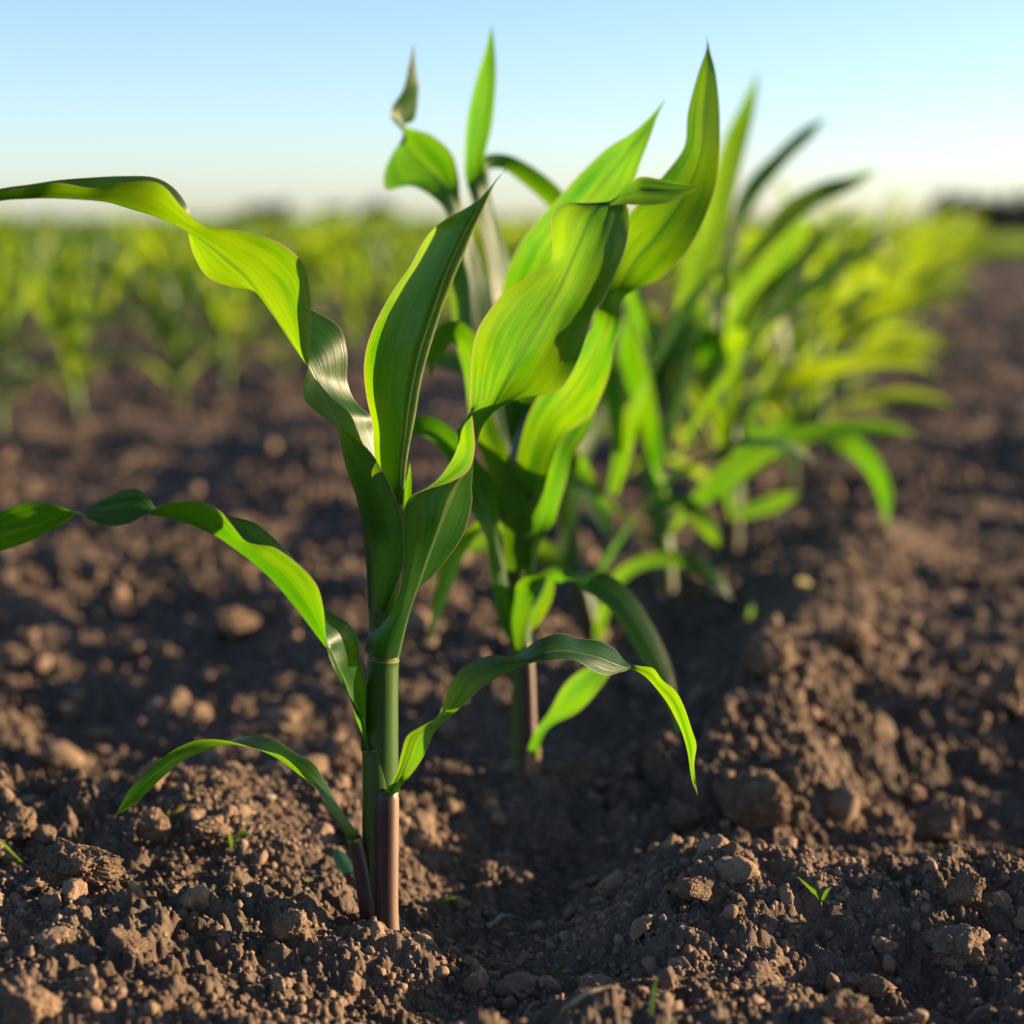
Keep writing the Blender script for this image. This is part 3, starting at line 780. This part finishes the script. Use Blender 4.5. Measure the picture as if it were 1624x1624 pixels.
# ------------------------------------------------------------------ generic young plants
def arc_leaf(rng, z0, az, L, wmax, e0, e1, lean, nv=14, nu=2, wind=.25):
    n = nv
    t = np.linspace(0, 1, n)
    el = R(e0) + (R(e1) - R(e0)) * t ** 1.4
    azs = az + rng.uniform(-.4, .4) * t
    d = np.stack([np.cos(el) * np.cos(azs) + wind * t, np.cos(el) * np.sin(azs), np.sin(el)], 1)
    d /= np.linalg.norm(d, axis=1, keepdims=True)
    C = np.cumsum(np.concatenate([[np.zeros(3)], d[:-1] * L / (n - 1)]), 0) + np.array((lean * z0, 0, z0))
    wd = wmax * np.clip(np.minimum(.38 + 1.9 * t, 1), 0, 1) * (1 - t ** 2.6) ** .8
    side = np.cross(d, (0, 0, 1.0)); side /= np.linalg.norm(side, axis=1, keepdims=True) + 1e-9
    for i in range(1, n):
        if side[i] @ side[i - 1] < 0: side[i] *= -1
    roll = rng.uniform(-.5, .5) + rng.uniform(-1.8, 1.8) * t ** 1.5 + .5 * np.sin(t * rng.uniform(4, 8) + rng.uniform(0, 6))
    up = np.cross(side, d)
    s = side * np.cos(roll)[:, None] + up * np.sin(roll)[:, None]; nr = np.cross(s, d)
    uu = np.linspace(-1, 1, 2 * nu + 1)
    wav = .12 * np.sin(t * rng.uniform(14, 22) + rng.uniform(0, 6))
    G = C[:, None] + (wd / 2)[:, None, None] * (uu[None, :, None] * s[:, None] + (.28 * np.abs(uu) ** 1.4)[None, :, None] * nr[:, None] + (wav[:, None] * uu[None] ** 2)[:, :, None] * nr[:, None])
    Ug, Vg = np.meshgrid((uu + 1) / 2, t * L / .4)
    return G.reshape(-1, 3), grid_faces(n, 2 * nu + 1), np.stack([Ug, Vg], -1).reshape(-1, 2)

def plant_pieces(seed, Hh, nl=8, nv=14, nu=2, seg=10, wide=.040):
    rng = np.random.RandomState(seed)
    lean = rng.uniform(-.12, .16)
    n = 9; z = np.linspace(-.03, .60 * Hh, n)
    P = np.stack([lean * np.clip(z, 0, 9), np.zeros(n), z], 1)
    pieces = [('stalk', tube_np(P, np.interp(z, [-.03, .3 * Hh, .6 * Hh], [.0092, .0088, .004]), seg))]
    az0 = rng.uniform(0, 2 * math.pi)
    for k in range(nl):
        f = k / (nl - 1)
        az = az0 + (k % 2) * math.pi + rng.uniform(-.6, .6)
        z0 = Hh * (.10 + .44 * f)
        L = Hh * (.45 + .55 * math.sin(f * 2.6 + .3)) * rng.uniform(.85, 1.1)
        e0 = 48 + 34 * f + rng.uniform(-8, 8); e1 = -60 + 128 * f ** 1.1 + rng.uniform(-20, 20)
        pieces.append(('leaf', arc_leaf(rng, z0, az, L, wide * (.55 + .5 * math.sin(f * 2.4 + .35)), e0, e1, lean, nv, nu, .12)))
    return pieces

def root_copy(src_parts, name, loc, rz, sc, label, group):
    r = empty(name, loc, label, 'corn plant', group)
    r.rotation_euler = (0, 0, rz); r.scale = (sc, sc, sc)
    for p in src_parts:
        c = p.copy(); COL.objects.link(c); c.parent = r
    return r

def make_parts(seed, Hh, **kw):
    out = []
    for nm, (V, Fc, uv) in plant_pieces(seed, Hh, **kw):
        me = mesh_np(nm, V, Fc, uv); me.materials.append(FIELD_STALK if nm == 'stalk' else LEAF_FIELD)
        out.append((nm, me))
    return out

def place(parts, loc, rz, sc, label, group, name='corn_plant'):
    r = empty(name, loc, label, 'corn plant', group)
    r.rotation_euler = (0, 0, rz); r.scale = (sc, sc, sc)
    for nm, me in parts:
        o = bpy.data.objects.new(nm, me); COL.objects.link(o); o.parent = r
    return r

G3 = [make_parts(900 + k, .45) for k in range(7)]
rr = random.Random(4)
def gz(p): return float(g_mid(np.array([p[0]]), np.array([p[1]]))[0]) - .004

# plants three to five of the main row: generic body plus the leaves that show in the photo
def own_plant(P, Yv, label, rows_stalk, leaves, seed, nl=5, Hh=.42):
    b = np.array((P[0], P[1], gz(P)))
    r = empty('corn_plant', b, label, 'corn plant', 'corn plants of the main row')
    px_tube('stalk', rows_stalk, FIELD_STALK if 'pale' in label else STALK_P, r, b)
    for lf in leaves: px_leaf(lf, b, r)
    for nm, (V, Fc, uv) in plant_pieces(seed, Hh, nl=nl, wide=.032)[1:]:
        link_obj('leaf', mesh_np('leaf', V, Fc, uv), LEAF, r)
    return r
Y3, Y4, Y5 = float(P3[1]), float(P4[1]), float(P5[1])
own_plant(P3, Y3, 'blurred corn plant with a purple leaning stalk, half hidden behind the second plant',
    [(940, 1035, 16, Y3), (928, 960, 15, Y3), (908, 880, 15, Y3), (896, 780, 17, Y3), (892, 680, 14, Y3), (892, 600, 6, Y3)],
    [[(948, 1015, Y3 - .01, 18, -20), (958, 960, Y3 - .012, 22, -40), (980, 915, Y3 - .02, 24, -40), (1030, 888, Y3 - .03, 24, -35), (1090, 888, Y3 - .04, 30, -35), (1135, 918, Y3 - .05, 26, -40), (1162, 952, Y3 - .05, 0, -40)],
     [(900, 860, Y3 - .01, 26, 30), (915, 780, Y3 - .02, 40, 55), (918, 740, Y3 - .02, 40, 40), (932, 790, Y3 - .03, 26, -40), (960, 832, Y3 - .04, 24, -40), (985, 858, Y3 - .05, 0, -40)],
     [(898, 900, Y3 - .01, 22, 40), (905, 820, Y3 - .01, 44, 55), (918, 740, Y3, 46, 50), (945, 660, Y3 + .02, 40, 20), (960, 600, Y3 + .03, 0, 0)]], 931, nl=5, Hh=.33)
own_plant(P4, Y4, 'blurred corn plant with a pale lit stalk, standing right of the purple one',
    [(1057, 965, 15, Y4), (1055, 900, 15, Y4), (1046, 820, 15, Y4), (1036, 740, 16, Y4), (1030, 640, 12, Y4), (1030, 560, 6, Y4)],
    [[(1036, 740, Y4 - .01, 30, -30), (1022, 680, Y4 - .02, 52, -45), (1006, 610, Y4 - .03, 60, -45), (996, 540, Y4 - .04, 40, -40), (1000, 480, Y4 - .04, 0, -30)],
     [(1040, 800, Y4 - .01, 20, -30), (1090, 800, Y4 - .03, 34, -40), (1130, 850, Y4 - .05, 20, 30), (1140, 868, Y4 - .05, 0, 30)],
     [(1040, 760, Y4 + .01, 30, 40), (1075, 640, Y4 + .02, 50, 50), (1110, 540, Y4 + .03, 56, 40), (1140, 600, Y4 + .04, 40, -20), (1150, 660, Y4 + .05, 0, -30)],
     [(1034, 640, Y4, 24, -20), (1080, 500, Y4, 38, -30), (1122, 380, Y4 + .02, 44, -30), (1160, 240, Y4 + .04, 40, -25), (1185, 170, Y4 + .05, 24, -25), (1204, 112, Y4 + .05, 0, -25)]], 945, nl=6, Hh=.35)
own_plant(P5, Y5, 'blurred corn plant whose lowest leaf droops to the right over bare soil',
    [(1158, 895, 16, Y5), (1160, 820, 16, Y5), (1158, 740, 16, Y5), (1150, 640, 17, Y5), (1150, 540, 12, Y5), (1150, 470, 6, Y5)],
    [[(1165, 730, Y5 - .02, 24, -20), (1205, 694, Y5 - .03, 34, -40), (1255, 672, Y5 - .04, 36, -40), (1310, 684, Y5 - .05, 36, -35), (1362, 716, Y5 - .06, 34, 30), (1398, 770, Y5 - .07, 28, 40), (1408, 840, Y5 - .08, 0, 40)],
     [(1165, 815, Y5 - .02, 18, -30), (1205, 805, Y5 - .03, 26, -35), (1240, 792, Y5 - .04, 26, -35), (1268, 784, Y5 - .05, 0, -35)],
     [(1152, 580, Y5 - .01, 24, -20), (1172, 490, Y5 - .02, 48, -40), (1215, 425, Y5 - .03, 54, -45), (1262, 375, Y5 - .04, 40, -40), (1285, 345, Y5 - .05, 0, -40)],
     [(1150, 500, Y5 + .01, 24, 20), (1160, 400, Y5 + .01, 36, 40), (1190, 310, Y5 + .02, 34, 30), (1240, 250, Y5 + .02, 24, 20), (1280, 212, Y5 + .03, 20, 10), (1312, 185, Y5 + .03, 0, 10)],
     [(1156, 560, Y5 + .02, 20, 0), (1190, 440, Y5 + .03, 32, 20), (1240, 350, Y5 + .04, 34, 0), (1300, 306, Y5 + .05, 32, -20), (1350, 288, Y5 + .06, 24, -30), (1392, 268, Y5 + .06, 0, -30)]], 952, nl=6, Hh=.35)

row = []
ROWD2 = np.array((762 / F, 1.0)); ROWD2 /= np.linalg.norm(ROWD2); PS = gp(1128, 878)
s = .24
k = 0
while s < 16:
    p = PS + ROWD2 * s + np.array((rr.uniform(-.03, .03), 0))
    r_ = place(G3[k % 7], (p[0], p[1], gz(p)), rr.uniform(0, 6.28), rr.uniform(.66, .86),
          'soft-focus corn plant farther along the main row on the right', 'soft plants farther along the main row')
    s += rr.uniform(.19, .30); k += 1

# ------------------------------------------------------------------ the field on the left
S0 = -1.39; SP_ROW = .70
perp = np.array((ROWDIR[1], -ROWDIR[0]))          # to the right of the row
spots = []
for j in range(60):
    so_ = S0 - SP_ROW * j
    s = -6.0
    while s < 75:
        s += rr.uniform(.17, .30) if j > 2 else rr.uniform(.22, .44)
        p = P1 + ROWDIR * s + perp * (so_ + rr.uniform(-.03, .03))
        if p[1] < 1.6: continue
        ax = p[0] / p[1] * F + HALF
        if ax < -120 or ax > 1640 or (ax > 1470 and p[1] > 10): continue
        spots.append((p[1], j, p))
spots.sort(key=lambda t: t[0])
NNEAR, NMID = 60, 235
LOWPLANT = []
for k in range(6):
    V, Fc, uv, off = [], [], [], 0
    for nm, (v, f, q) in plant_pieces(700 + k, .36, nl=7, nv=8, nu=1, seg=5, wide=.04):
        V.append(v); Fc.append(f + off); uv.append(q); off += len(v)
    LOWPLANT.append((np.concatenate(V), np.concatenate(Fc), np.concatenate(uv)))
midmesh = []
for V, Fc, uv in LOWPLANT:
    me = mesh_np('corn_plant', V, Fc, uv); me.materials.append(LEAF_FIELD); midmesh.append(me)
FV, FF, FU, foff = [], [], [], 0
for i, (yy, j, p) in enumerate(spots):
    z = gz(p) if yy < 50 else 0
    rz, sc = rr.uniform(0, 6.28), rr.uniform(.72, .98)
    if i < NNEAR:
        place(G3[i % 7], (p[0], p[1], z), rz, sc * .84, 'blurred young corn plant in the near rows of the field on the left', 'corn plants in the left field')
    elif i < NMID:
        o = bpy.data.objects.new('corn_plant', midmesh[i % 6]); COL.objects.link(o)
        o.location = (p[0], p[1], z); o.rotation_euler = (0, 0, rz); o.scale = (sc,) * 3
        tag(o, 'very blurred corn plant deep in the field on the left', 'corn plant', 'distant corn plants in the left field')
    elif len(FV) < 6500:
        V, Fc, uv = LOWPLANT[i % 6]; c, s_ = math.cos(rz), math.sin(rz)
        q = V * sc; q = np.stack([q[:, 0] * c - q[:, 1] * s_ + p[0], q[:, 0] * s_ + q[:, 1] * c + p[1], q[:, 2] + z], 1)
        FV.append(q); FF.append(Fc + foff); FU.append(uv); foff += len(q)
# the crop beyond the end of the bare lane at right
rng = np.random.RandomState(77)
for i in range(700):
    yy = rng.uniform(17, 25); xx = (rng.uniform(1500, 1760) - HALF) / F * yy
    V, Fc, uv = LOWPLANT[i % 6]; a = rng.uniform(0, 6.28); c, s_ = math.cos(a), math.sin(a)
    q = V * .40; q = np.stack([q[:, 0] * c - q[:, 1] * s_ + xx, q[:, 0] * s_ + q[:, 1] * c + yy, q[:, 2]], 1)
    FV.append(q); FF.append(Fc + foff); FU.append(uv); foff += len(q)
o = link_obj('distant_corn', mesh_np('distant_corn', np.concatenate(FV), np.concatenate(FF), np.concatenate(FU)), LEAF_FIELD)
tag(o, 'mass of out-of-focus young corn reaching to the horizon', 'corn field', kind='stuff')
print('spots', len(spots), 'far', len(FV))

# ------------------------------------------------------------------ distant trees
def crown_np(rng, cx, cy, z0, wx, wy, hz, n, leaf):
    """leaf clumps spread through an uneven crown"""
    c = []
    blobs = [(rng.uniform(-.6, .6) * wx, rng.uniform(-.6, .6) * wy, z0 + hz * rng.uniform(.25, .8), rng.uniform(.25, .45)) for _ in range(9)]
    for bx, by, bz, br in blobs:
        d = rng.randn(n // 9, 3); d /= np.linalg.norm(d, axis=1, keepdims=True)
        rad = br * rng.uniform(.5, 1.05, (len(d), 1))
        c.append(np.array((bx, by, bz)) + d * rad * np.array((wx, wy, hz)))
    c = np.concatenate(c); c[:, 2] = np.maximum(c[:, 2], z0 + .02 * hz)
    m = len(c)
    a = rng.randn(m, 3); a /= np.linalg.norm(a, axis=1, keepdims=True); b = np.cross(a, rng.randn(m, 3)); b /= np.linalg.norm(b, axis=1, keepdims=True)
    s = leaf * rng.uniform(.6, 1.4, (m, 1))
    V = np.stack([c - a * s, c + b * s * .6, c + a * s, c - b * s * .6], 1).reshape(-1, 3)
    return V + np.array((cx, cy, 0)), np.arange(4 * m).reshape(-1, 4)

def tree(px, Y, wpx, toppx, seed, label):
    rng = np.random.RandomState(seed)
    x = (px - HALF) / F * Y; wx = wpx / F * Y / 2; top = CAMH + (345 - toppx) / F * Y
    r = empty('distant_tree', (x, Y, 0), label, 'tree', 'hazy trees on the left horizon')
    V, Fc, uv = tube_np([(0, 0, -.2), (.03, 0, top * .3), (-.02, 0, top * .7)], [top * .06, top * .045, top * .02], 8)
    link_obj('trunk', mesh_np('trunk', V, Fc, uv), BARK, r)
    V, Fc = crown_np(rng, 0, 0, top * .1, wx, wx * .8, top * .85, 2700, top * .06)
    link_obj('crown', mesh_np('crown', V, Fc, smooth=False), CROWN, r)
tree(425, 300, 105, 316, 1, 'small hazy tree on the horizon above the left field')
tree(535, 310, 75, 324, 2, 'lower hazy tree on the horizon next to the upright leaf')
tree(604, 305, 80, 318, 3, 'hazy tree on the horizon just behind the curled leaf')
Vs, Fs, off = [], [], 0
rng = np.random.RandomState(8)
for i in range(70):
    Y = 52 + rng.uniform(-2, 2); px = 1478 + i * 15 + rng.uniform(-8, 8)
    top = CAMH + (345 - rng.uniform(300, 313)) / F * Y
    V, Fc = crown_np(rng, (px - HALF) / F * Y, Y, -.05, .6, .6, top * 1.02, 900, .055)
    Vs.append(V); Fs.append(Fc + off); off += len(V)
o = link_obj('treeline', mesh_np('treeline', np.concatenate(Vs), np.concatenate(Fs), smooth=False), CROWN)
tag(o, 'dark line of trees along the horizon at the right', 'treeline', kind='stuff')

# ------------------------------------------------------------------ small things on the soil
def on_ground(px, py, up=0.0):
    c = hit(px, py); return np.array((c[0], c[1], float(ground_z(c[0], c[1])[0]) + up))

def rod(name, a, b, r0, r1, mat, label, cat, bend=.003, seed=0):
    A = on_ground(*a, up=.003); B = on_ground(*b, up=.003); rng = np.random.RandomState(seed)
    t = np.linspace(0, 1, 9)[:, None]
    P = A + (B - A) * t + np.sin(t * math.pi) * np.array((0, 0, bend)) + rng.randn(9, 3) * .0004
    V, Fc, uv = tube_np(P, np.linspace(r0, r1, 9), 8, .7)
    o = link_obj(name, mesh_np(name, V - A, Fc, uv), mat); o.location = A
    return tag(o, label, cat)
rod('dry_straw', (888, 1620), (978, 1592), .0018, .0012, STRAW, 'pale dry straw lying at the bottom edge of the picture', 'straw', .004, 1)
rod('twig', (772, 1482), (832, 1464), .0022, .0008, TWIG, 'short grey twig lying on the soil right of the main stalk', 'twig', .004, 2)
rod('twig', (974, 1298), (1015, 1330), .0005, .0004, TWIG, 'thin brown rootlet below the low right leaf', 'twig', .004, 3)

def seedling(px, py, leaves, mat, label, cat='weed seedling', name='weed_seedling'):
    b = on_ground(px, py); Y = b[1]
    r = empty(name, b, label, cat)
    for rows in leaves:
        D = np.array([list(pt(a, c, Y)) + [wd * Y / F * .515, R(rl)] for a, c, wd, rl in rows]); D[:, :3] += b - pt(px, py, Y)
        D = cr(D, 5); D[:, 3] = np.maximum(D[:, 3], 0)
        V, Fc, uv = ribbon_np(D[:, :3], D[:, 3], D[:, 4], .2, 2)
        link_obj('leaf', mesh_np('leaf', V - b, Fc, uv), mat, r)
seedling(365, 1336, [[(365, 1338, 5, -40), (366, 1326, 9, -40), (363, 1318, 5, -30), (361, 1312, 0, -30)], [(366, 1334, 4, 20), (376, 1320, 8, 20), (388, 1313, 7, 30), (402, 1316, 0, 30)]], SEEDLEAF, 'tiny green seedling with one curved leaf, left of the main stalk')
seedling(1303, 1432, [[(1303, 1434, 6, -40), (1294, 1420, 11, -40), (1283, 1409, 7, -40), (1268, 1395, 2, -30), (1262, 1391, 0, -30)], [(1303, 1432, 5, -20), (1311, 1416, 6, -20), (1319, 1408, 0, -20)]], SEEDLEAF, 'small yellow-green seedling in the right foreground')
seedling(1186, 992, [[(1186, 994, 10, -30), (1189, 975, 13, -40), (1192, 958, 8, -40), (1195, 950, 0, -30)]], SEEDLEAF, 'blurred upright green shoot on the soil right of the second plant')
seedling(1034, 1622, [[(1033, 1626, 6, 30), (1035, 1600, 9, 30), (1039, 1576, 7, 30), (1045, 1562, 0, 30)]], SEEDLEAF, 'dark green grass blade at the bottom edge')
seedling(36, 1364, [[(38, 1364, 4, -40), (20, 1346, 7, -40), (4, 1330, 8, -40), (-14, 1316, 0, -40)], [(36, 1362, 3, -20), (15, 1354, 5, -20), (-14, 1354, 0, -20)]], SEEDLEAF, 'thin grass sprig at the left edge beside the cracked clod')
seedling(692, 1442, [[(690, 1442, 4, 20), (704, 1432, 6, 20), (722, 1427, 6, 20), (736, 1430, 0, 20)]], SEEDLEAF, 'thin green blade lying right of the main stalk')
seedling(880, 1530, [[(874, 1530, 4, 30), (884, 1522, 7, 30), (893, 1512, 0, 30)]], SEEDLEAF, 'dark green scrap of leaf in the furrow')
seedling(556, 1382, [[(557, 1384, 12, 10), (546, 1366, 24, 10), (536, 1348, 18, 10), (534, 1338, 0, 10)]], TEAL, 'rounded bluish leaf behind the base of the main stalk', 'weed leaf', 'weed_leaf')
def scrap(px, py, wpx, ang, label):
    b = on_ground(px, py, .004); k = wpx * b[1] / F
    t = np.linspace(-1, 1, 9); c, s_ = math.cos(R(ang)), math.sin(R(ang))
    C = np.stack([t * k / 2 * c, t * k / 4, t * k / 2 * s_ + .15 * k * (1 - t * t)], 1)
    V, Fc, uv = ribbon_np(C, k * .17 * np.sqrt(np.clip(1 - t * t, 0, 1)), np.full(9, R(-25)), .3, 2)
    o = link_obj('leaf_scrap', mesh_np('leaf_scrap', V, Fc, uv), YELLEAF); o.location = b
    tag(o, label, 'leaf scrap')
scrap(1178, 1128, 34, 30, 'small yellow leaf scrap on the ridge behind the low right leaf')
scrap(1278, 930, 40, -35, 'blurred yellow leaf scrap beside the bare lane')
scrap(282, 1282, 26, 25, 'curled yellow leaf scrap beyond the low left leaf')
scrap(1415, 945, 34, 15, 'blurred yellowish leaf scrap at far right')
scrap(268, 1280, 14, 80, 'tiny yellow shoot beside the curled scrap')
for i, (px, py, sz, lb) in enumerate([(425, 1253, 9, 'pale flat chip of chaff left of the main stalk'), (705, 1281, 6, 'small pale chip of chaff right of the main stalk'),
                                      (1468, 1096, 8, 'pale blurred pebble in the soil at right')]):
    b = on_ground(px, py, .003); V = lump_shape(ico(3)[0], 500 + i, .25, 0) * sz * b[1] / F * np.array((1.4, 1, .6))
    o = link_obj('chaff_chip', mesh_np('chaff_chip', V, ico(3)[1]), PEBBLE); o.location = b
    tag(o, lb, 'chaff chip')
